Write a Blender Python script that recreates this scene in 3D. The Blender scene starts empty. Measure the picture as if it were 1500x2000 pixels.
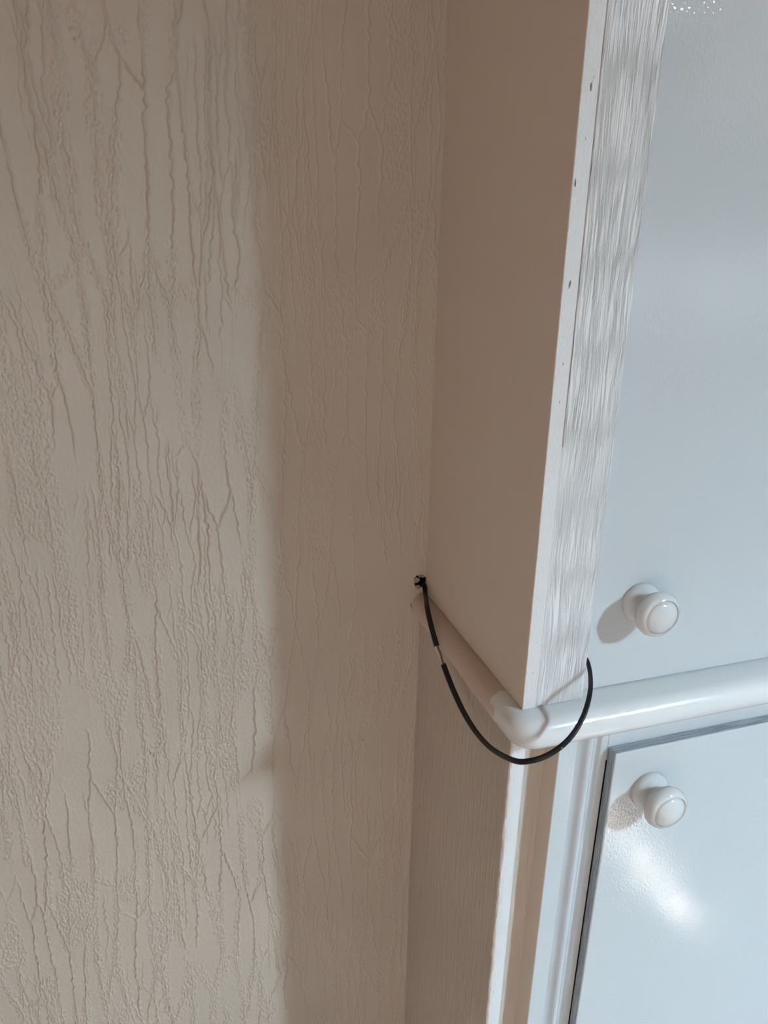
import bpy, bmesh, math, random
import numpy as np
from mathutils import Vector, Matrix
from mathutils import noise as mnoise

random.seed(7)
scene = bpy.context.scene
COL = scene.collection

# ---------------------------------------------------------------- camera
# world axes: x along the cupboard fronts, y into the wall, z up; z = 0 is the top of the ledge
F_PX = 1472.0
cam_d = bpy.data.cameras.new('camera')
cam_d.sensor_fit = 'VERTICAL'
cam_d.sensor_height = 24.0
cam_d.lens = F_PX / 2000.0 * 24.0
cam_d.clip_start = 0.01
cam = bpy.data.objects.new('camera', cam_d)
COL.objects.link(cam)
FW = Vector((0.28869861, 0.89424276, -0.34202777))
RT = Vector((0.95343872, -0.3010719, 0.01761574))
UP = Vector((0.0872222, 0.33118816, 0.93952472))
cam.matrix_world = Matrix((
    (RT.x, UP.x, -FW.x, -0.33444),
    (RT.y, UP.y, -FW.y, -0.57094),
    (RT.z, UP.z, -FW.z, 0.44470),
    (0, 0, 0, 1)))
scene.camera = cam

# ---------------------------------------------------------------- world, daylight, exposure
world = bpy.data.worlds.new('sky')
scene.world = world
world.use_nodes = True
bg = world.node_tree.nodes['Background']
bg.inputs[0].default_value = (0.62, 0.75, 1.0, 1)
bg.inputs[1].default_value = 1.0

def area_light(name, loc, direction, sx, sy, power, color, spread=180):
    l = bpy.data.lights.new(name, 'AREA')
    l.shape = 'RECTANGLE'
    l.size, l.size_y = sx, sy
    l.energy = power
    l.color = color
    l.spread = math.radians(spread)
    o = bpy.data.objects.new(name, l)
    COL.objects.link(o)
    o.location = loc
    o.rotation_euler = Vector(direction).to_track_quat('-Z', 'Y').to_euler()
    return o

WALL_Y = -2.40                                    # the wall opposite the cupboards
W1 = (1.65, 1.85, 1.34, 1.78)                     # narrow high frosted window: x0, x1, z0, z1
W2 = (-1.80, 0.70, -0.92, 0.25)                   # unseen low wide window, added to carry the warm room fill
W3 = (0.755, 0.835, 0.48, 0.94)                     # small open casement that lets the sun onto the floor
# skylight from the narrow high window
area_light('window_daylight', (1.75, WALL_Y + 0.03, 1.56), (-1.75, 2.7, -4.2), 0.20, 0.44, 52.0, (0.60, 0.83, 1.0), 76)
# added warm fill lamp that lifts the ambient light of the room
area_light('room_fill_light', (-0.55, WALL_Y + 0.05, -0.33), (0.1, 1, 0.0), 2.5, 1.15, 27.0, (1.0, 0.855, 0.785))
W4 = (1.55, 2.90, 0.10, 0.40)                     # two windows added only to put reflections in the gloss of the doors
W5 = (1.95, 2.90, 0.92, 1.90)
area_light('low_reflection_light', (2.225, WALL_Y + 0.03, 0.25), (0, 1, 0), 1.35, 0.30, 2.0, (0.75, 0.85, 1.0))  # added lamp, makes the bright band reflected across the upper door
area_light('tall_reflection_light', (2.425, WALL_Y + 0.03, 1.41), (0, 1, 0), 0.95, 0.98, 2.6, (0.95, 0.97, 0.90))  # added lamp, makes the lighter reflection near the top of the door
sun_d = bpy.data.lights.new('sun', 'SUN')
sun_d.energy = 46.0
sun_d.angle = math.radians(0.6)
sun_d.color = (1.0, 0.95, 0.88)
sun = bpy.data.objects.new('sun', sun_d)
COL.objects.link(sun)
sun.rotation_euler = Vector((-0.03, 1.0, -1.0)).to_track_quat('-Z', 'Y').to_euler()

scene.view_settings.view_transform = 'Standard'
scene.view_settings.look = 'None'
scene.view_settings.exposure = 0.0
scene.view_settings.gamma = 1.0
scene.view_settings.use_curve_mapping = False
scene.cycles.use_denoising = True
scene.cycles.max_bounces = 6
scene.cycles.diffuse_bounces = 5
scene.cycles.use_adaptive_sampling = True
scene.cycles.adaptive_threshold = 0.02

# ---------------------------------------------------------------- node helpers
class NT:
    def __init__(self, name):
        self.m = bpy.data.materials.new(name)
        self.m.use_nodes = True
        self.t = self.m.node_tree
        self.b = self.t.nodes['Principled BSDF']
    def new(self, kind, **kw):
        n = self.t.nodes.new(kind)
        for k, v in kw.items():
            setattr(n, k, v)
        return n
    def put(self, sock, v):
        if isinstance(v, bpy.types.NodeSocket):
            self.t.links.new(v, sock)
        elif isinstance(v, (tuple, list)) and len(v) == 3 and sock.type == 'RGBA':
            sock.default_value = (*v, 1)
        else:
            sock.default_value = v
    def math(self, op, a, b=None, c=None, clamp=False):
        n = self.new('ShaderNodeMath', operation=op, use_clamp=clamp)
        for i, v in enumerate((a, b, c)):
            if v is not None:
                self.put(n.inputs[i], v)
        return n.outputs[0]
    def pos(self):
        g = self.new('ShaderNodeNewGeometry')
        s = self.new('ShaderNodeSeparateXYZ')
        self.t.links.new(g.outputs['Position'], s.inputs[0])
        return s.outputs[0], s.outputs[1], s.outputs[2]
    def vec(self, x, y, z=0.0):
        n = self.new('ShaderNodeCombineXYZ')
        for i, v in enumerate((x, y, z)):
            self.put(n.inputs[i], v)
        return n.outputs[0]
    def noise(self, v, scale=1.0, detail=2.0, rough=0.5, dist=0.0):
        n = self.new('ShaderNodeTexNoise')
        self.put(n.inputs['Vector'], v)
        n.inputs['Scale'].default_value = scale
        n.inputs['Detail'].default_value = detail
        n.inputs['Roughness'].default_value = rough
        n.inputs['Distortion'].default_value = dist
        return n.outputs[0]
    def voro(self, v, scale=1.0, feature='DISTANCE_TO_EDGE', rnd=1.0):
        n = self.new('ShaderNodeTexVoronoi', feature=feature, voronoi_dimensions='2D')
        self.put(n.inputs['Vector'], v)
        n.inputs['Scale'].default_value = scale
        n.inputs['Randomness'].default_value = rnd
        return n.outputs['Distance']
    def ramp(self, v, a, b, lo=0.0, hi=1.0):
        n = self.new('ShaderNodeMapRange', interpolation_type='SMOOTHSTEP')
        self.put(n.inputs[0], v)
        for i, x in enumerate((a, b, lo, hi)):
            n.inputs[i + 1].default_value = x
        return n.outputs[0]
    def mix(self, f, a, b):
        n = self.new('ShaderNodeMix', data_type='RGBA')
        self.put(n.inputs[0], f)
        self.put(n.inputs[6], a)
        self.put(n.inputs[7], b)
        return n.outputs[2]
    def bump(self, h, dist, strength=1.0, normal=None):
        n = self.new('ShaderNodeBump')
        self.put(n.inputs['Height'], h)
        n.inputs['Distance'].default_value = dist
        n.inputs['Strength'].default_value = strength
        if normal is not None:
            self.put(n.inputs['Normal'], normal)
        return n.outputs[0]
    def done(self, color, rough, normal=None, spec=0.5, coat=0.0):
        self.put(self.b.inputs['Base Color'], color)
        self.put(self.b.inputs['Roughness'], rough)
        self.put(self.b.inputs['Specular IOR Level'], spec)
        if coat:
            self.b.inputs['Coat Weight'].default_value = coat
            self.b.inputs['Coat Roughness'].default_value = 0.06
        if normal is not None:
            self.put(self.b.inputs['Normal'], normal)
        return self.m

def mat_plain(name, color, rough=0.6, spec=0.4, metal=0.0):
    n = NT(name)
    n.b.inputs['Metallic'].default_value = metal
    return n.done(color, rough, None, spec)

def mat_wallpaper(name, color, dist):
    """matt emulsion on embossed paper; dist > 0 adds a faint upright emboss where the relief is too shallow to model"""
    n = NT(name)
    x, y, z = n.pos()
    u = n.math('ADD', x, y)
    nb = None
    if dist:
        h = n.noise(n.vec(n.math('MULTIPLY', u, 210.0), n.math('MULTIPLY', z, 16.0)), 1.0, 2.0)
        nb = n.bump(n.ramp(h, 0.50, 0.66), dist, 1.0)
    c = n.mix(n.ramp(n.noise(n.vec(u, z), 5.0, 1.0), 0.3, 0.7), color, tuple(k * 0.95 for k in color))
    return n.done(c, 0.75, nb, 0.2)

def mat_gloss(name, color, rough=0.16, grain=0.0, brush=1.0):
    """thick brushed gloss paint; grain > 0 lets an open upright wood grain show through"""
    n = NT(name)
    x, y, z = n.pos()
    u = n.math('ADD', x, n.math('MULTIPLY', y, 0.7))
    if grain:
        wob = n.noise(n.vec(n.math('MULTIPLY', u, 30.0), n.math('MULTIPLY', z, 9.0), 1.0), 1.0, 1.0)
        ug = n.math('ADD', u, n.math('MULTIPLY', wob, 0.010))
        g = n.noise(n.vec(n.math('MULTIPLY', ug, 900.0), n.math('MULTIPLY', z, 14.0), 6.0), 1.0, 2.0, 0.6)
        h = n.ramp(g, 0.46, 0.60)
        nb = n.bump(h, grain, 1.0)
    else:
        st = n.noise(n.vec(n.math('MULTIPLY', u, 330.0), n.math('MULTIPLY', z, 260.0), 4.0), 1.0, 1.0, 0.6)
        wave = n.noise(n.vec(n.math('MULTIPLY', u, 18.0), n.math('MULTIPLY', z, 14.0)), 1.0, 1.0)
        h = n.math('ADD', n.math('MULTIPLY', wave, 0.5), n.math('MULTIPLY', st, n.ramp(wave, 0.42, 0.58, 0.20, 0.40)))
        nb = n.bump(h, 0.0006 * brush, 1.0)
    return n.done(color, rough, nb, 0.5)

def mat_chip(name):
    n = NT(name)
    x, y, z = n.pos()
    g = n.noise(n.vec(n.math('MULTIPLY', x, 380.0), n.math('MULTIPLY', z, 130.0)), 1.0, 3.0, 0.7)
    pit = n.ramp(n.noise(n.vec(n.math('MULTIPLY', x, 190.0), n.math('MULTIPLY', z, 60.0), 3.0), 1.0, 1.0), 0.705, 0.74)
    nb = n.bump(n.math('SUBTRACT', g, n.math('MULTIPLY', pit, 0.8)), 0.0014, 1.0)
    c = n.mix(pit, (0.76, 0.755, 0.75), (0.23, 0.20, 0.175))
    return n.done(c, 0.42, nb, 0.5)

def mat_ledge():
    """gloss white on the front; the return along the side keeps an older cream coat with a ragged edge to the white"""
    n = NT('ledge_paint')
    x, y, z = n.pos()
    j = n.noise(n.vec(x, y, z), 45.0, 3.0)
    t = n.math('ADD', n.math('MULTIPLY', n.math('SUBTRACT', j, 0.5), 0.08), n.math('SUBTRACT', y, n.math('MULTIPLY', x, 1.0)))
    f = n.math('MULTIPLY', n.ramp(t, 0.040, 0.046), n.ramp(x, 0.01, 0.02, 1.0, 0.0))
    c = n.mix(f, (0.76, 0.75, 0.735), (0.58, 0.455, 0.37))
    wave = n.noise(n.vec(n.math('MULTIPLY', x, 20.0), n.math('MULTIPLY', y, 20.0), n.math('MULTIPLY', z, 90.0)), 1.0, 2.0)
    nb = n.bump(wave, 0.0006, 1.0)
    r = n.math('ADD', 0.16, n.math('MULTIPLY', f, 0.3))
    return n.done(c, r, nb, 0.5)

PAPER = (0.49, 0.42, 0.345)
M = {}
M['wallpaper'] = mat_wallpaper('embossed_wallpaper', PAPER, 0.0)
M['wallpaper_soft'] = mat_wallpaper('painted_wallpaper', (0.55, 0.465, 0.39), 0.0004)
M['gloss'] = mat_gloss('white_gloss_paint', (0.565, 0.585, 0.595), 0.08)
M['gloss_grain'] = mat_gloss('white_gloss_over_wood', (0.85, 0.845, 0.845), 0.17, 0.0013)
M['chip'] = mat_chip('painted_chipboard_edge')
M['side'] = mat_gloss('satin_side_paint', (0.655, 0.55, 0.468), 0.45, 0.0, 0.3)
M['ledge'] = mat_ledge()
M['knob'] = mat_gloss('knob_gloss', (0.66, 0.655, 0.64), 0.13, 0.0, 0.1)
M['cable'] = mat_plain('black_plastic', (0.006, 0.006, 0.007), 0.38, 0.35)
M['strand'] = mat_plain('pale_wire', (0.66, 0.60, 0.53), 0.4, 0.5)
M['fleck'] = mat_plain('white_paint_fleck', (0.75, 0.74, 0.72), 0.5, 0.4)
M['plaster'] = mat_plain('crumbled_plaster', (0.30, 0.23, 0.18), 0.95, 0.1)
M['frosted'] = mat_plain('frosted_glass', (0.75, 0.78, 0.80), 0.35, 0.5)
M['torn'] = mat_plain('torn_paper_backing', (0.30, 0.245, 0.20), 0.95, 0.05)
M['copper'] = mat_plain('tarnished_wire', (0.16, 0.10, 0.07), 0.5, 0.4)
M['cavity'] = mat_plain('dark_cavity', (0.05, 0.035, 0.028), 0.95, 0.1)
M['room_wall'] = mat_plain('warm_room_wall', (0.74, 0.64, 0.55), 0.85, 0.2)
M['ceiling'] = mat_plain('ceiling_paint', (0.78, 0.73, 0.66), 0.9, 0.2)
M['filler'] = mat_gloss('painted_filler', (0.66, 0.665, 0.67), 0.3)
M['frame_white'] = mat_gloss('window_paint', (0.75, 0.75, 0.74), 0.25)
def mat_floor():
    n = NT('floor_boards')
    x, y, z = n.pos()
    g = n.noise(n.vec(n.math('MULTIPLY', x, 60.0), n.math('MULTIPLY', y, 4.0)), 1.0, 3.0)
    c = n.mix(g, (0.46, 0.45, 0.44), (0.54, 0.53, 0.52))
    return n.done(c, 0.5, n.bump(g, 0.0006, 1.0), 0.4)
M['floor'] = mat_floor()
def mat_rough_white():
    n = NT('rough_white_paint')
    x, y, z = n.pos()
    g = n.noise(n.vec(n.math('MULTIPLY', x, 300.0), n.math('MULTIPLY', z, 110.0)), 1.0, 3.0, 0.65)
    return n.done((0.74, 0.73, 0.72), 0.35, n.bump(g, 0.0016, 1.0), 0.5)
M['rough_white'] = mat_rough_white()
def mat_edge():
    n = NT('grey_undercoat_edge')
    x, y, z = n.pos()
    g = n.noise(n.vec(n.math('MULTIPLY', n.math('ADD', x, z), 25.0), n.math('MULTIPLY', y, 700.0)), 1.0, 3.0)
    c = n.mix(n.ramp(g, 0.35, 0.65), (0.20, 0.225, 0.25), (0.38, 0.405, 0.42))
    return n.done(c, 0.35, n.bump(g, 0.0004, 1.0), 0.4)
M['edge'] = mat_edge()

# ---------------------------------------------------------------- mesh helpers
def link(name, bm, mat, parent=None, smooth=False):
    me = bpy.data.meshes.new(name)
    bmesh.ops.recalc_face_normals(bm, faces=bm.faces[:])
    bm.to_mesh(me)
    bm.free()
    for m in (mat if isinstance(mat, (list, tuple)) else [mat]):
        me.materials.append(m)
    if smooth:
        for p in me.polygons:
            p.use_smooth = True
    o = bpy.data.objects.new(name, me)
    COL.objects.link(o)
    if parent is not None:
        o.parent = parent
        o.matrix_parent_inverse = parent.matrix_basis.inverted()
    return o

def box(bm, x0, x1, y0, y1, z0, z1):
    v = [bm.verts.new((x, y, z)) for x in (x0, x1) for y in (y0, y1) for z in (z0, z1)]
    for f in ((0, 1, 3, 2), (4, 6, 7, 5), (0, 4, 5, 1), (2, 3, 7, 6), (0, 2, 6, 4), (1, 5, 7, 3)):
        bm.faces.new([v[i] for i in f])
    return v

def bbox(x0, x1, y0, y1, z0, z1, bev=0.0, seg=2):
    bm = bmesh.new()
    box(bm, x0, x1, y0, y1, z0, z1)
    if bev:
        bmesh.ops.bevel(bm, geom=bm.edges[:], offset=bev, segments=seg, profile=0.5, affect='EDGES')
    return bm

def sub(name, bm, mat, parent, smooth=False):
    return link(name, bm, mat, parent, smooth)

def thing(name, loc, label, cat, group=None):
    o = bpy.data.objects.new(name, None)
    COL.objects.link(o)
    o.location = loc
    o.empty_display_size = 0.05
    o['label'], o['category'] = label, cat
    if group:
        o['group'] = group
    return o

def struct(o, label, cat):
    o['kind'] = 'structure'
    o['label'], o['category'] = label, cat
    return o

def autosmooth(o, deg=40):
    me = o.data
    for p in me.polygons:
        p.use_smooth = True
    me.set_sharp_from_angle(angle=math.radians(deg))

# ---------------------------------------------------------------- the room
D = 0.2785                     # depth of the cupboard: the papered wall stands at y = D
XL, XR, YF, ZB, ZT = -2.2, 3.0, WALL_Y, -1.0, 2.02

def vnoise(u, v, seed):
    """smooth 2-D value noise, 0..1"""
    rs = np.random.RandomState(seed)
    lat = rs.rand(256, 256)
    iu, iv = np.floor(u).astype(int), np.floor(v).astype(int)
    fu, fv = u - iu, v - iv
    fu, fv = fu * fu * (3 - 2 * fu), fv * fv * (3 - 2 * fv)
    g = lambda a, b: lat[a % 256, b % 256]
    return (g(iu, iv) * (1 - fu) + g(iu + 1, iv) * fu) * (1 - fv) + (g(iu, iv + 1) * (1 - fu) + g(iu + 1, iv + 1) * fu) * fv

def step(x, a, b):
    t = np.clip((x - a) / (b - a), 0, 1)
    return t * t * (3 - 2 * t)

def cells(U, V, su, sv, seed):
    """real distance to the nearest border of stretched cells, and how upright that border is"""
    rs = np.random.RandomState(seed)
    jit = rs.rand(256, 256, 2)
    iu, iv = np.floor(U).astype(int), np.floor(V).astype(int)
    best = np.full(U.shape, 1e9); bx = np.zeros_like(U); by = np.zeros_like(U)
    pts = []
    for a in (-1, 0, 1):
        for b in (-1, 0, 1):
            j = jit[(iu + a) % 256, (iv + b) % 256]
            px, py = iu + a + j[..., 0] - U, iv + b + j[..., 1] - V
            d = px * px + py * py
            m = d < best
            best = np.where(m, d, best); bx = np.where(m, px, bx); by = np.where(m, py, by)
    dist = np.full(U.shape, 1e9); upr = np.zeros_like(U)
    for a in (-2, -1, 0, 1, 2):
        for b in (-2, -1, 0, 1, 2):
            j = jit[(iu + a) % 256, (iv + b) % 256]
            px, py = iu + a + j[..., 0] - U, iv + b + j[..., 1] - V
            ex, ey = px - bx, py - by
            L = np.sqrt(ex * ex + ey * ey)
            ok = L > 1e-6
            L = np.where(ok, L, 1)
            nx, ny = ex / L, ey / L
            ds = (px + bx) * 0.5 * nx + (py + by) * 0.5 * ny
            real = ds / np.sqrt((nx * su) ** 2 + (ny * sv) ** 2)
            m = ok & (real < dist)
            dist = np.where(m, real, dist)
            upr = np.where(m, np.abs(nx * su) / np.sqrt((nx * su) ** 2 + (ny * sv) ** 2), upr)
    return dist, upr

def beads(u, z, size, seed):
    rs = np.random.RandomState(seed)
    jit = rs.rand(256, 256, 3)
    U, V = u / size, z / (size * 1.35)
    iu, iv = np.floor(U).astype(int), np.floor(V).astype(int)
    h = np.zeros_like(u)
    for a in (-1, 0, 1):
        for b in (-1, 0, 1):
            j = jit[(iu + a) % 256, (iv + b) % 256]
            d = np.hypot(iu + a + j[..., 0] - U, iv + b + j[..., 1] - V)
            h = np.maximum(h, np.clip(1 - (d / 0.62) ** 2, 0, 1) * (0.35 + 0.65 * j[..., 2]))
    return h

def paper_relief(u, z):
    """height in metres: upright ragged ridges that fork and join, beaded patches along them, smooth lens-shaped fields between"""
    w = 0.030 * (vnoise(u * 7, z * 3.5, 1) - 0.5) + 0.0050 * (vnoise(u * 40, z * 26, 2) - 0.5) + 0.0036 * (vnoise(u * 190, z * 170, 3) - 0.5)
    uu = u + w - 0.10 * z * 0.0
    d1, p1 = cells(uu * 44, z * 5.0, 44, 5.0, 11)
    d2, p2 = cells(uu * 84 + 9.3, z * 8.0, 84, 8.0, 12)
    m1 = step(vnoise(u * 26, z * 11, 4), 0.20, 0.38) * step(p1, 0.55, 0.85)
    m2 = step(vnoise(u * 20, z * 7, 5), 0.50, 0.64) * step(p2, 0.60, 0.88)
    thick = 0.0007 + 0.0006 * vnoise(u * 90, z * 60, 6)
    lump = 0.55 + 0.45 * vnoise(u * 300, z * 330, 7)
    r1 = np.exp(-(d1 / thick) ** 2) * m1 * lump
    r2 = 0.75 * np.exp(-(d2 / (0.85 * thick)) ** 2) * m2 * lump
    patch = step(vnoise(u * 24, z * 8, 8), 0.36, 0.56) * (1 - step(d1, 0.0035, 0.0070)) \
        + 0.9 * step(vnoise(u * 34, z * 13, 9), 0.74, 0.84)
    b = np.clip(patch, 0, 1) * beads(u + 0.4 * w, z, 0.0032, 13)
    low = 0.10 * vnoise(u * 420, z * 420, 10)
    return np.maximum(np.maximum(r1, r2), 0.72 * b) + low

HX, HZ, HS = -0.0075, 0.0165, 0.028     # cable hole: centre and half-size of the plain square around it
GX0, GX1, GZ0, GZ1 = -0.64, 0.02, -0.88, 0.70
RELIEF = 0.0036
def wall_mesh():
    nx, nz = 880, 1320
    xs, zs = np.linspace(GX0, GX1, nx + 1), np.linspace(GZ0, GZ1, nz + 1)
    X, Z = np.meshgrid(xs, zs)
    h = paper_relief(X + 2.0, Z + 2.0)
    edge = np.minimum(np.minimum(X - GX0, GX1 - X), np.minimum(Z - GZ0, GZ1 - Z))
    sq = np.maximum(np.abs(X - HX), np.abs(Z - HZ)) - HS
    fade = np.clip(edge / 0.01, 0, 1) * np.clip((sq - 0.003) / 0.012, 0, 1)
    flat = 0.34 + 0.66 * (1 - step(X + 0.010 * (vnoise(X * 30 + 60, Z * 6 + 60, 21) - 0.5), -0.212, -0.180))   # relief lowered to imitate the soft shade in the cupboard's cast shadow
    Y = D - h * RELIEF * fade * flat
    co = np.stack([X, Y, Z], -1).reshape(-1, 3)
    idx = np.arange((nx + 1) * (nz + 1)).reshape(nz + 1, nx + 1)
    quads = np.stack([idx[:-1, :-1], idx[:-1, 1:], idx[1:, 1:], idx[1:, :-1]], -1)
    cxm, czm = (xs[:-1] + xs[1:]) / 2, (zs[:-1] + zs[1:]) / 2
    CX, CZ = np.meshgrid(cxm, czm)
    keep = np.maximum(np.abs(CX - HX), np.abs(CZ - HZ)) > HS - 0.0008
    quads = quads[keep]
    verts = [co]; faces4 = [quads]; nv = len(co)
    mats = [np.zeros(len(quads), int)]
    def add(vs, fs, mi):
        nonlocal nv
        verts.append(np.array(vs, float)); faces4.append(np.array(fs, int) + nv); mats.append(np.full(len(fs), mi)); nv += len(vs)
    # plain paper round the modelled field (behind the cupboards, towards the far corner, near floor and ceiling)
    for x0, x1, z0, z1 in ((XL, GX0, ZB, ZT), (GX1, XR, ZB, ZT), (GX0, GX1, ZB, GZ0), (GX0, GX1, GZ1, ZT)):
        add([(x0, D, z0), (x1, D, z0), (x1, D, z1), (x0, D, z1)], [(0, 1, 2, 3)], 0)
    # ragged hole in its square, then the tunnel behind it
    N = 32
    rnd = random.Random(3)
    ring, squ = [], []
    for i in range(N):
        a = 2 * math.pi * (i + 0.5) / N
        r = 0.0088 * (1 + 0.16 * math.sin(3 * a + 1) + rnd.uniform(-0.16, 0.16))
        ring.append((HX + r * 1.08 * math.cos(a), HZ + r * math.sin(a)))
        k = HS * 1.002 / max(abs(math.cos(a)), abs(math.sin(a)))
        squ.append((HX + k * math.cos(a), HZ + k * math.sin(a)))
    for i in range(N):                      # square corners
        a = 2 * math.pi * (i + 0.5) / N
        if i in (3, 11, 19, 27):
            squ[i] = (HX + math.copysign(HS, math.cos(a)), HZ + math.copysign(HS, math.sin(a)))
    F = [(x, D, z) for x, z in ring]; S = [(HX + (x - HX) * 1.12, D + 0.0001, HZ + (z - HZ) * 1.12) for x, z in squ]
    Mi = [(HX + (x - HX) * 0.86, D + 0.006, HZ + (z - HZ) * 0.86) for x, z in ring]
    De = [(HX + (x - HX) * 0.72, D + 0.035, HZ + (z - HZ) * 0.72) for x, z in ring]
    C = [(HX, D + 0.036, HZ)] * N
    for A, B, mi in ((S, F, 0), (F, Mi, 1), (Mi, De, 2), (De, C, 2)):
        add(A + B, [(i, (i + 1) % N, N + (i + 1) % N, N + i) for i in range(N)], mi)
    V = np.concatenate(verts); Q = np.concatenate(faces4); MI = np.concatenate(mats)
    me = bpy.data.meshes.new('wall_back')
    me.vertices.add(len(V)); me.vertices.foreach_set('co', V.astype(np.float32).ravel())
    me.loops.add(Q.size); me.loops.foreach_set('vertex_index', Q.astype(np.int32).ravel())
    me.polygons.add(len(Q))
    me.polygons.foreach_set('loop_start', (np.arange(len(Q)) * 4).astype(np.int32))
    me.polygons.foreach_set('material_index', MI.astype(np.int32))
    me.polygons.foreach_set('use_smooth', np.ones(len(Q), bool))
    me.update(calc_edges=True)
    me.validate()
    return me
wb_me = wall_mesh()
for m in ('wallpaper', 'plaster', 'cavity'):
    wb_me.materials.append(M[m])
wb = bpy.data.objects.new('wall_back', wb_me)
COL.objects.link(wb)
struct(wb, 'cream embossed wallpaper wall with a ragged cable hole beside the cupboard', 'wall')

def flap(pts, thick=0.0006):
    bm = bmesh.new()
    a = [bm.verts.new(p) for p in pts]
    b = [bm.verts.new((p[0], p[1] + thick, p[2])) for p in pts]
    n = len(pts)
    bm.faces.new(a)
    bm.faces.new(b[::-1])
    for i in range(n):
        j = (i + 1) % n
        bm.faces.new((a[i], b[i], b[j], a[j]))
    return bm
sub('torn_paper', flap([(-0.0172, D - 0.0002, 0.0205), (-0.0150, D - 0.0012, 0.0245), (-0.0098, D - 0.0016, 0.0225), (-0.0088, D - 0.0004, 0.0180), (-0.0112, D + 0.0010, 0.0150), (-0.0158, D + 0.0002, 0.0150)]), M['torn'], wb)
sub('torn_paper', flap([(-0.0150, D - 0.0002, 0.0108), (-0.0105, D - 0.0014, 0.0128), (-0.0078, D - 0.0008, 0.0098), (-0.0088, D - 0.0002, 0.0068), (-0.0130, D - 0.0002, 0.0070)]), M['torn'], wb)
sub('plaster_crumb', flap([(-0.0115, D - 0.001, 0.0255), (-0.0060, D - 0.0018, 0.0268), (-0.0020, D - 0.0012, 0.0245), (-0.0050, D + 0.001, 0.0222), (-0.0100, D, 0.0232)], 0.002), M['plaster'], wb)
sub('crack', flap([(-0.0212, D - 0.0006, -0.0140), (-0.0204, D - 0.0006, -0.0142), (-0.0186, D - 0.0006, -0.0200), (-0.0180, D - 0.0006, -0.0245), (-0.0190, D - 0.0006, -0.0215)], 0.0004), M['cavity'], wb)

def plain_box(name, dims, mat, label, cat):
    return struct(link(name, bbox(*dims), mat), label, cat)
plain_box('wall_left', (XL - 0.1, XL, YF - 0.1, D + 0.1, ZB, ZT), M['room_wall'], 'warm papered wall closing the room on the left', 'wall')
plain_box('wall_right', (XR, XR + 0.1, YF - 0.1, D + 0.1, ZB, ZT), M['room_wall'], 'warm papered wall closing the room on the right', 'wall')
plain_box('floor', (XL - 0.1, XR + 0.1, YF - 0.1, D + 0.1, ZB - 0.1, ZB), M['floor'], 'pale grey wooden floor below the cupboards', 'floor')
plain_box('ceiling', (XL - 0.1, XR + 0.1, YF - 0.1, D + 0.1, ZT, ZT + 0.1), M['ceiling'], 'off-white painted ceiling of the room', 'ceiling')
bm = bmesh.new()
x0, x1, z0, z1 = W3
box(bm, XL, x0, YF - 0.02, YF, ZB, ZT)
box(bm, x1, XR, YF - 0.02, YF, ZB, ZT)
box(bm, x0, x1, YF - 0.02, YF, ZB, z0)
box(bm, x0, x1, YF - 0.02, YF, z1, ZT)
wf = struct(link('wall_front', bm, M['room_wall']), 'warm painted wall with two windows and three added ones behind the camera', 'wall')
def window_frame(name, x0, x1, z0, z1, label, pane='frosted'):
    bm = bmesh.new()
    box(bm, x0 - 0.03, x0, YF, YF + 0.012, z0 - 0.03, z1 + 0.03)
    box(bm, x1, x1 + 0.03, YF, YF + 0.012, z0 - 0.03, z1 + 0.03)
    box(bm, x0, x1, YF, YF + 0.012, z0 - 0.03, z0)
    box(bm, x0, x1, YF, YF + 0.012, z1, z1 + 0.03)
    o = struct(link(name, bm, M['frame_white']), label, 'window')
    if pane:
        sub('pane', bbox(x0, x1, YF, YF + 0.004, z0, z1), M[pane], o)
    return o
window_frame('window_1', *W1, 'narrow high frosted window with white frame opposite the cupboards')
window_frame('added_fill_window', *W2, 'added low wide fill panel with white window frame behind the camera')
window_frame('added_low_window', *W4, 'added long low reflection panel with white window frame in the corner opposite the cupboards')
window_frame('added_tall_window', *W5, 'added tall reflection panel with white window frame above the long low one')
window_frame('window_3', *W3, 'small open casement with white frame opposite the cupboards', None)

# ---------------------------------------------------------------- knob (lathe, axis -y)
KP = [(0.0000, 0.000), (0.0205, 0.000), (0.0213, 0.002), (0.0213, 0.005), (0.0203, 0.0080), (0.0175, 0.0108), (0.0148, 0.0135),
      (0.0138, 0.0165), (0.0146, 0.0190), (0.0180, 0.0212), (0.0215, 0.0240), (0.0234, 0.0275), (0.0238, 0.0305),
      (0.0229, 0.0338), (0.0216, 0.0361), (0.0199, 0.0376), (0.0187, 0.0383), (0.0184, 0.0366), (0.0176, 0.0364), (0.0170, 0.0385),
      (0.0150, 0.0400), (0.0115, 0.0420), (0.0070, 0.0436), (0.0030, 0.0443), (0.0000, 0.0444)]
def knob_bm(x, y, z, n=48, k=1.0):
    bm = bmesh.new()
    prev = None
    for r, h in KP:
        r, h = r * k, h * k
        if r == 0:
            cur = [bm.verts.new((x, y - h, z))]
        else:
            cur = [bm.verts.new((x + r * math.cos(2 * math.pi * i / n), y - h, z + r * math.sin(2 * math.pi * i / n))) for i in range(n)]
        if prev:
            for i in range(n):
                j = (i + 1) % n
                a = prev if len(prev) > 1 else None
                if len(prev) == 1:
                    bm.faces.new((prev[0], cur[i], cur[j]))
                elif len(cur) == 1:
                    bm.faces.new((prev[i], prev[j], cur[0]))
                else:
                    bm.faces.new((prev[i], prev[j], cur[j], cur[i]))
        prev = cur
    return bm

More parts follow.
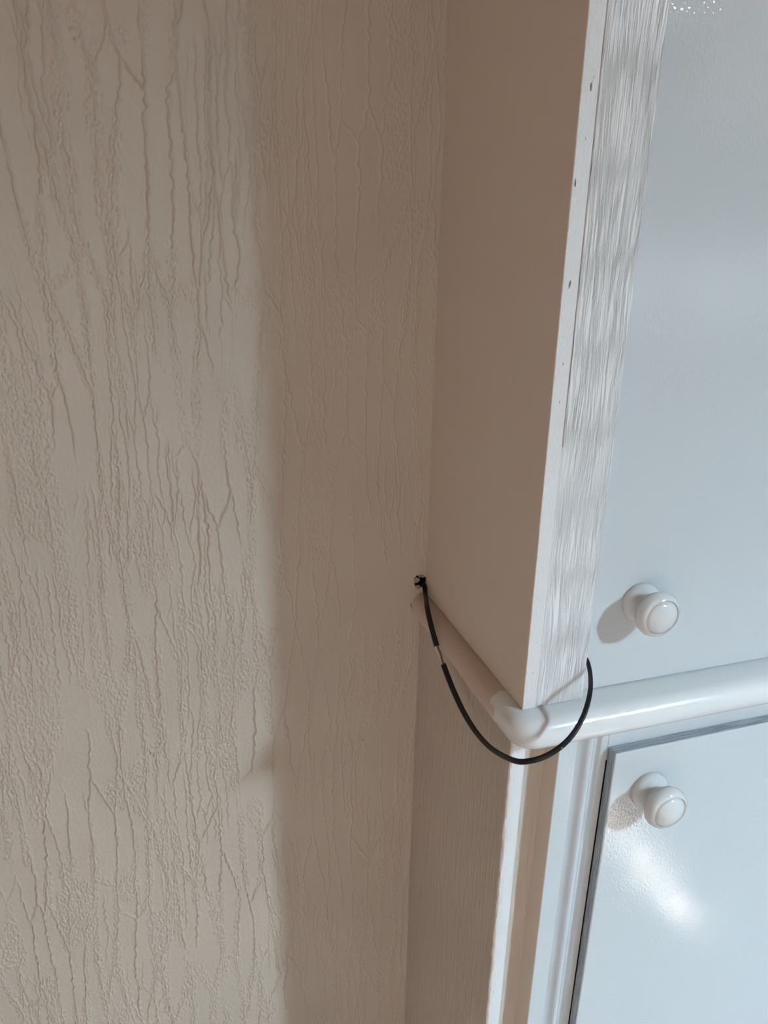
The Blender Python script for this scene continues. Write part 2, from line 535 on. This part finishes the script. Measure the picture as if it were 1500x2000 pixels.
# ---------------------------------------------------------------- upper cupboard
XE = 0.62                       # far end of the run
up = thing('wall_cupboard', (0.0, 0.0, 0.0), 'white painted upper cupboard with grained edge post and smooth glossy door', 'cupboard')
TOP = ZT - 0.004
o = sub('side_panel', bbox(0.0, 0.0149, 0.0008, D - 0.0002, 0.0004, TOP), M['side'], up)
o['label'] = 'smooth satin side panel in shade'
o = sub('edge_strip', bbox(0.0, 0.0149, -0.0006, 0.0008, 0.0004, TOP, 0.0005, 1), M['chip'], up)
o['label'] = 'rough painted chipboard edge with small pits'
o = sub('stile', bbox(0.0162, 0.0689, -0.0002, 0.0180, 0.0006, TOP, 0.0012, 2), M['gloss_grain'], up)
autosmooth(o, 8)
o['label'] = 'upright post with open wood grain under white gloss'
def filler_bm():
    bm = bmesh.new()
    rows = []
    nz = 24
    for k in range(nz + 1):
        z = 0.0008 + (0.272 - 0.0008) * k / nz
        d = -0.0001 if k < nz - 1 else 0.0012
        d += 0.0002 * mnoise.noise((z * 60, 0, 0))
        rows.append([bm.verts.new(p) for p in ((0.0140, d - 0.0004, z), (0.0155, d - 0.0007, z), (0.0172, d - 0.0003, z), (0.0172, 0.004, z), (0.0140, 0.004, z))])
    for a, b in zip(rows, rows[1:]):
        for i in range(5):
            j = (i + 1) % 5
            bm.faces.new((a[i], a[j], b[j], b[i]))
    bm.faces.new(rows[0]); bm.faces.new(rows[-1][::-1])
    return bm
o = sub('filler', filler_bm(), M['filler'], up, True)
o['label'] = 'painted filler closing the lower joint beside the post'
DY = 0.0118
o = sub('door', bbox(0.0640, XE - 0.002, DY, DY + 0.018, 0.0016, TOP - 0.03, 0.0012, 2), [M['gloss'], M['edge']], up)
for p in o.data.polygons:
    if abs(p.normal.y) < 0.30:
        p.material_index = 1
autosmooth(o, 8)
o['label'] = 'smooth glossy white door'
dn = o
k = sub('knob', knob_bm(0.1306, DY, 0.0990), M['knob'], dn)
autosmooth(k, 60)
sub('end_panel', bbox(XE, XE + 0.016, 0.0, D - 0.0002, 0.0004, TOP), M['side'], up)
sub('head_rail', bbox(0.0689, XE, 0.0, 0.010, TOP - 0.028, TOP), M['gloss'], up)

# ---------------------------------------------------------------- ledge between the cupboards
def ledge_bm():
    bm = bmesh.new()
    R, H = 0.0180, 0.0180
    xc, yc, rc = -0.001, -0.012, 0.012
    path = []
    for k in range(17):
        x = XE + 0.02 + (xc + rc - XE - 0.02) * k / 16
        path.append((x, yc, 0, -1))
    for k in range(1, 13):
        a = math.pi / 2 * k / 12
        path.append((xc + rc - rc * math.sin(a), yc + rc - rc * math.cos(a), -math.sin(a), -math.cos(a)))
    for k in range(1, 13):
        path.append((xc, yc + rc + (D - 0.0003 - yc - rc) * k / 12, -1, 0))
    rows = []
    for (x, y, nx, ny) in path:
        row = []
        # inner top, nose, inner bottom
        ix, iy = (max(x, 0.03), 0.03) if ny == -1 else ((0.03, max(y, 0.03)) if nx == -1 else (0.03, 0.03))
        row.append(bm.verts.new((ix, iy, 0.0)))
        for q in range(21):
            t = math.pi / 2 - math.pi * q / 20
            c, s = math.cos(t), math.sin(t)
            row.append(bm.verts.new((x + nx * R * c, y + ny * R * c, -H + H * s)))
        row.append(bm.verts.new((ix, iy, -2 * H)))
        rows.append(row)
    for a, b in zip(rows, rows[1:]):
        for i in range(len(a) - 1):
            vs = [a[i], a[i + 1], b[i + 1], b[i]]
            co = [tuple(round(c, 6) for c in v.co) for v in vs]
            if len(set(co)) == 4:
                bm.faces.new(vs)
            elif len(set(co)) == 3:
                u = []
                for v, c in zip(vs, co):
                    if c not in [tuple(round(k, 6) for k in w.co) for w in u]:
                        u.append(v)
                bm.faces.new(u)
        bm.faces.new((a[0], b[0], b[-1], a[-1])) if tuple(a[0].co) != tuple(b[0].co) else None
    bm.faces.new(rows[0])
    bm.faces.new(rows[-1][::-1])
    bmesh.ops.remove_doubles(bm, verts=bm.verts[:], dist=1e-6)
    return bm
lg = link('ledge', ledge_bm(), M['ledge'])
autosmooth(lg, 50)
lg['label'] = 'rounded white ledge moulding running around the corner between the two cupboards'
lg['category'] = 'ledge'
lg['kind'] = 'thing'

# ---------------------------------------------------------------- lower cupboard
lo = thing('base_cupboard', (0.0, 0.0, ZB), 'white painted lower cupboard with fluted post and raised door under the ledge', 'cupboard')
LZ = -0.0362
def rough_panel():
    """lower side panel with a papered, slightly lumpy front edge"""
    bm = bmesh.new()
    nz = 220
    rows = []
    for k in range(nz + 1):
        z = ZB + (LZ - ZB) * k / nz
        def w(s):
            return 0.0011 * mnoise.noise((s * 3.1, z * 95, 2.0)) + 0.0005 * mnoise.noise((s * 7.0, z * 240, 5.0))
        x0, y0 = -0.0070, 0.0020
        prof = [(x0, D - 0.0003), (x0, y0 + 0.02), (x0 + w(1) * 0.5, y0 + 0.006), (x0 + w(2), y0 + 0.0022), (x0 + 0.0010 + w(3), y0 + 0.0006 + w(8)),
                (x0 + 0.0028, y0 + w(4)), (x0 + 0.006, y0 + w(5)), (x0 + 0.011, y0 + w(6)), (x0 + 0.0150, y0 + 0.0006 + 0.5 * w(7)),
                (x0 + 0.0185, y0 + 0.0030), (x0 + 0.0210, y0 + 0.0075), (x0 + 0.0225, y0 + 0.0150), (x0 + 0.0240, 0.0265), (0.0500, 0.0275), (0.0500, D - 0.0003)]
        rows.append([bm.verts.new((a, b, z)) for a, b in prof])
    for a, b in zip(rows, rows[1:]):
        for i in range(len(a)):
            j = (i + 1) % len(a)
            bm.faces.new((a[i], a[j], b[j], b[i]))
    bm.faces.new(rows[0]); bm.faces.new(rows[-1][::-1])
    return bm
o = sub('side_panel', rough_panel(), [M['wallpaper_soft'], M['rough_white']], lo)
for p in o.data.polygons:                 # the white coat ends raggedly just round the front edge
    c = p.center
    if -0.0085 < c.x < 0.0115 and c.y < 0.006:
        p.material_index = 1
autosmooth(o, 60)
o['label'] = 'papered side panel with a rough white painted front edge'
def fluted():
    X0, X1 = 0.0486, 0.1092
    prof = [(X0, 0.0275), (X0, 0.0008), (X0 + 0.0008, 0.0), (0.0700, 0.0), (0.0706, 0.0008), (0.0710, 0.0050)]
    def curve(pts, n=6):                   # smooth run through a few points
        r = []
        for i in range(len(pts) - 1):
            p0, p1, p2, p3 = pts[max(i - 1, 0)], pts[i], pts[i + 1], pts[min(i + 2, len(pts) - 1)]
            for k in range(n):
                t = k / n
                r.append(tuple(0.5 * (2 * p1[c] + (p2[c] - p0[c]) * t + (2 * p0[c] - 5 * p1[c] + 4 * p2[c] - p3[c]) * t * t
                                      + (3 * p1[c] - p0[c] - 3 * p2[c] + p3[c]) * t ** 3) for c in (0, 1)))
        return r
    prof += curve([(0.0712, 0.0058), (0.0735, 0.0062), (0.0785, 0.0035), (0.0830, -0.0010), (0.0868, -0.0020), (0.0915, 0.0010), (0.0950, 0.0042), (0.0972, 0.0040), (0.1000, 0.0003)])
    prof += [(0.1010, 0.0), (X1 - 0.0008, 0.0), (X1, 0.0008), (X1, 0.0275)]
    bm = bmesh.new()
    a = [bm.verts.new((x, y, ZB)) for x, y in prof]
    b = [bm.verts.new((x, y, LZ)) for x, y in prof]
    n = len(prof)
    for i in range(n):
        j = (i + 1) % n
        bm.faces.new((a[i], a[j], b[j], b[i]))
    bm.faces.new(a); bm.faces.new(b[::-1])
    return bm
o = sub('stile', fluted(), [M['gloss'], M['side']], lo)
for p in o.data.polygons:
    if p.normal.x < -0.9 and p.center.x < 0.05:
        p.material_index = 1               # left face takes the side's cream, painting in its brown shade
autosmooth(o, 35)
o['label'] = 'upright post with vertical flutes'
DT = -0.0672
sub('rail', bbox(0.1092, XE - 0.06, 0.0002, 0.0275, -0.085, LZ), M['gloss'], lo)
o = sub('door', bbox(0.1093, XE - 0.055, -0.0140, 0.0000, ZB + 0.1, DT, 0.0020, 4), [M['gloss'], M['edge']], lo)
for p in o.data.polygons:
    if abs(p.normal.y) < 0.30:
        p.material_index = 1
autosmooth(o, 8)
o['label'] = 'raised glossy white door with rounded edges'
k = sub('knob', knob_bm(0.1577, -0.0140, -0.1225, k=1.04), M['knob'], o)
autosmooth(k, 60)
sub('stile', bbox(XE - 0.06, XE, 0.0, 0.0275, ZB, LZ, 0.0008, 1), M['gloss'], lo)
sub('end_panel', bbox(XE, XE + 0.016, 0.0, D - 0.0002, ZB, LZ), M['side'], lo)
sub('plinth', bbox(0.0500, XE, 0.03, 0.045, ZB, ZB + 0.1), M['gloss'], lo)

# ---------------------------------------------------------------- the loose cable
CP = [(-0.006, 0.29, 0.015), (-0.0045, 0.279, 0.0125), (-0.0035, 0.2735, 0.0105), (-0.0075, 0.2587, 0.0079), (-0.0185, 0.2238, 0.008),
      (-0.0235, 0.195, -0.0031), (-0.0235, 0.174, -0.0201), (-0.023, 0.1642, -0.0273), (-0.023, 0.1519, -0.0329),
      (-0.023, 0.1214, -0.0471), (-0.024, 0.0863, -0.055), (-0.0255, 0.0478, -0.055), (-0.028, 0.0055, -0.0446),
      (-0.0265, -0.035, -0.0283), (-0.0197, -0.052, -0.0187), (-0.004, -0.061, -0.0083), (0.0169, -0.06, 0.0038),
      (0.0367, -0.05, 0.0176), (0.0535, -0.033, 0.0305), (0.0678, -0.01, 0.0354), (0.0734, 0.006, 0.0417), (0.0722, 0.0088, 0.0440)]
CP = [Vector(p) for p in CP]
def spline(i0, i1, per=10):
    pts = []
    for i in range(i0, i1):
        p0, p1, p2, p3 = CP[max(i - 1, 0)], CP[i], CP[i + 1], CP[min(i + 2, len(CP) - 1)]
        for k in range(per):
            t = k / per
            pts.append(0.5 * ((2 * p1) + (-p0 + p2) * t + (2 * p0 - 5 * p1 + 4 * p2 - p3) * t * t + (-p0 + 3 * p1 - 3 * p2 + p3) * t ** 3))
    pts.append(CP[i1].copy())
    return pts
SEC = []
for k in range(20):                      # flat twin cable: an oval with a shallow groove along each broad face
    a = 2 * math.pi * k / 20
    c, s_ = math.cos(a), math.sin(a)
    SEC.append((c, s_ * (0.80 + 0.20 * min(1.0, abs(c) * 2.2))))
def sweep(pts, hw, ht, ref=Vector((-0.55, -0.75, 0.35)), off=None):
    bm = bmesh.new()
    rows = []
    n = len(pts)
    for i, p in enumerate(pts):
        t = (pts[min(i + 1, n - 1)] - pts[max(i - 1, 0)]).normalized()
        w = t.cross(ref).normalized()
        u = w.cross(t).normalized()
        a, b = hw(i / (n - 1)), ht(i / (n - 1))
        base = p + (off(i / (n - 1), w, u) if off else Vector((0, 0, 0)))
        rows.append([bm.verts.new(base + w * (c * a) + u * (s_ * b)) for c, s_ in SEC])
    for a, b in zip(rows, rows[1:]):
        for i in range(len(SEC)):
            j = (i + 1) % len(SEC)
            bm.faces.new((a[i], a[j], b[j], b[i]))
    bm.faces.new(rows[0]); bm.faces.new(rows[-1][::-1])
    return bm
cb = thing('cable', (-0.006, 0.2785, 0.0), 'thin black flat cable looping from the wall hole to the upper cupboard', 'cable')
o = sub('sheath', sweep(spline(0, 6), lambda t: 0.0034, lambda t: 0.0018), M['cable'], cb)
autosmooth(o, 60)
o = sub('sheath', sweep(spline(8, 21), lambda t: 0.0035 - 0.0014 * t - (0.0012 * max(0, (t - 0.9) / 0.1)), lambda t: 0.0019 - 0.0007 * max(0, (t - 0.9) / 0.1)), M['cable'], cb)
autosmooth(o, 60)
bare = spline(6, 8)
for sgn, ph in ((1, 0.0), (-1, 1.7)):
    o = sub('bare_wire', sweep(bare, lambda t: 0.0011, lambda t: 0.0010,
            off=lambda t, w, u, sgn=sgn, ph=ph: w * (sgn * 0.0013 + 0.0005 * math.sin(7 * t + ph)) + u * 0.0005 * math.cos(6 * t + ph)), M['strand'] if sgn > 0 else M['copper'], cb)
    o['label'] = 'pale inner wire showing where the sheath is stripped' if sgn > 0 else 'dark inner wire showing where the sheath is stripped'
full = spline(8, 21)
for k, (fi, dw) in enumerate(((26, 0.0017), (28, 0.0019), (33, 0.0012), (35, 0.0016), (37, 0.0018), (76, 0.001))):
    p = full[fi]
    t = (full[fi + 1] - full[fi - 1]).normalized()
    w = t.cross(Vector((-0.55, -0.75, 0.35))).normalized()
    u = w.cross(t).normalized()
    if u.y > 0: u = -u
    bm = bmesh.new()
    c = p + w * dw + u * 0.0016
    ring = [bm.verts.new(c + t * (0.0011 * math.cos(a)) + w * (0.00045 * math.sin(a))) for a in [2 * math.pi * i / 8 for i in range(8)]]
    tp = bm.verts.new(c + u * 0.0005)
    bt = bm.verts.new(c - u * 0.0004)
    for i in range(8):
        bm.faces.new((ring[i], ring[(i + 1) % 8], tp))
        bm.faces.new((ring[(i + 1) % 8], ring[i], bt))
    sub('paint_fleck', bm, M['fleck'], cb, True)
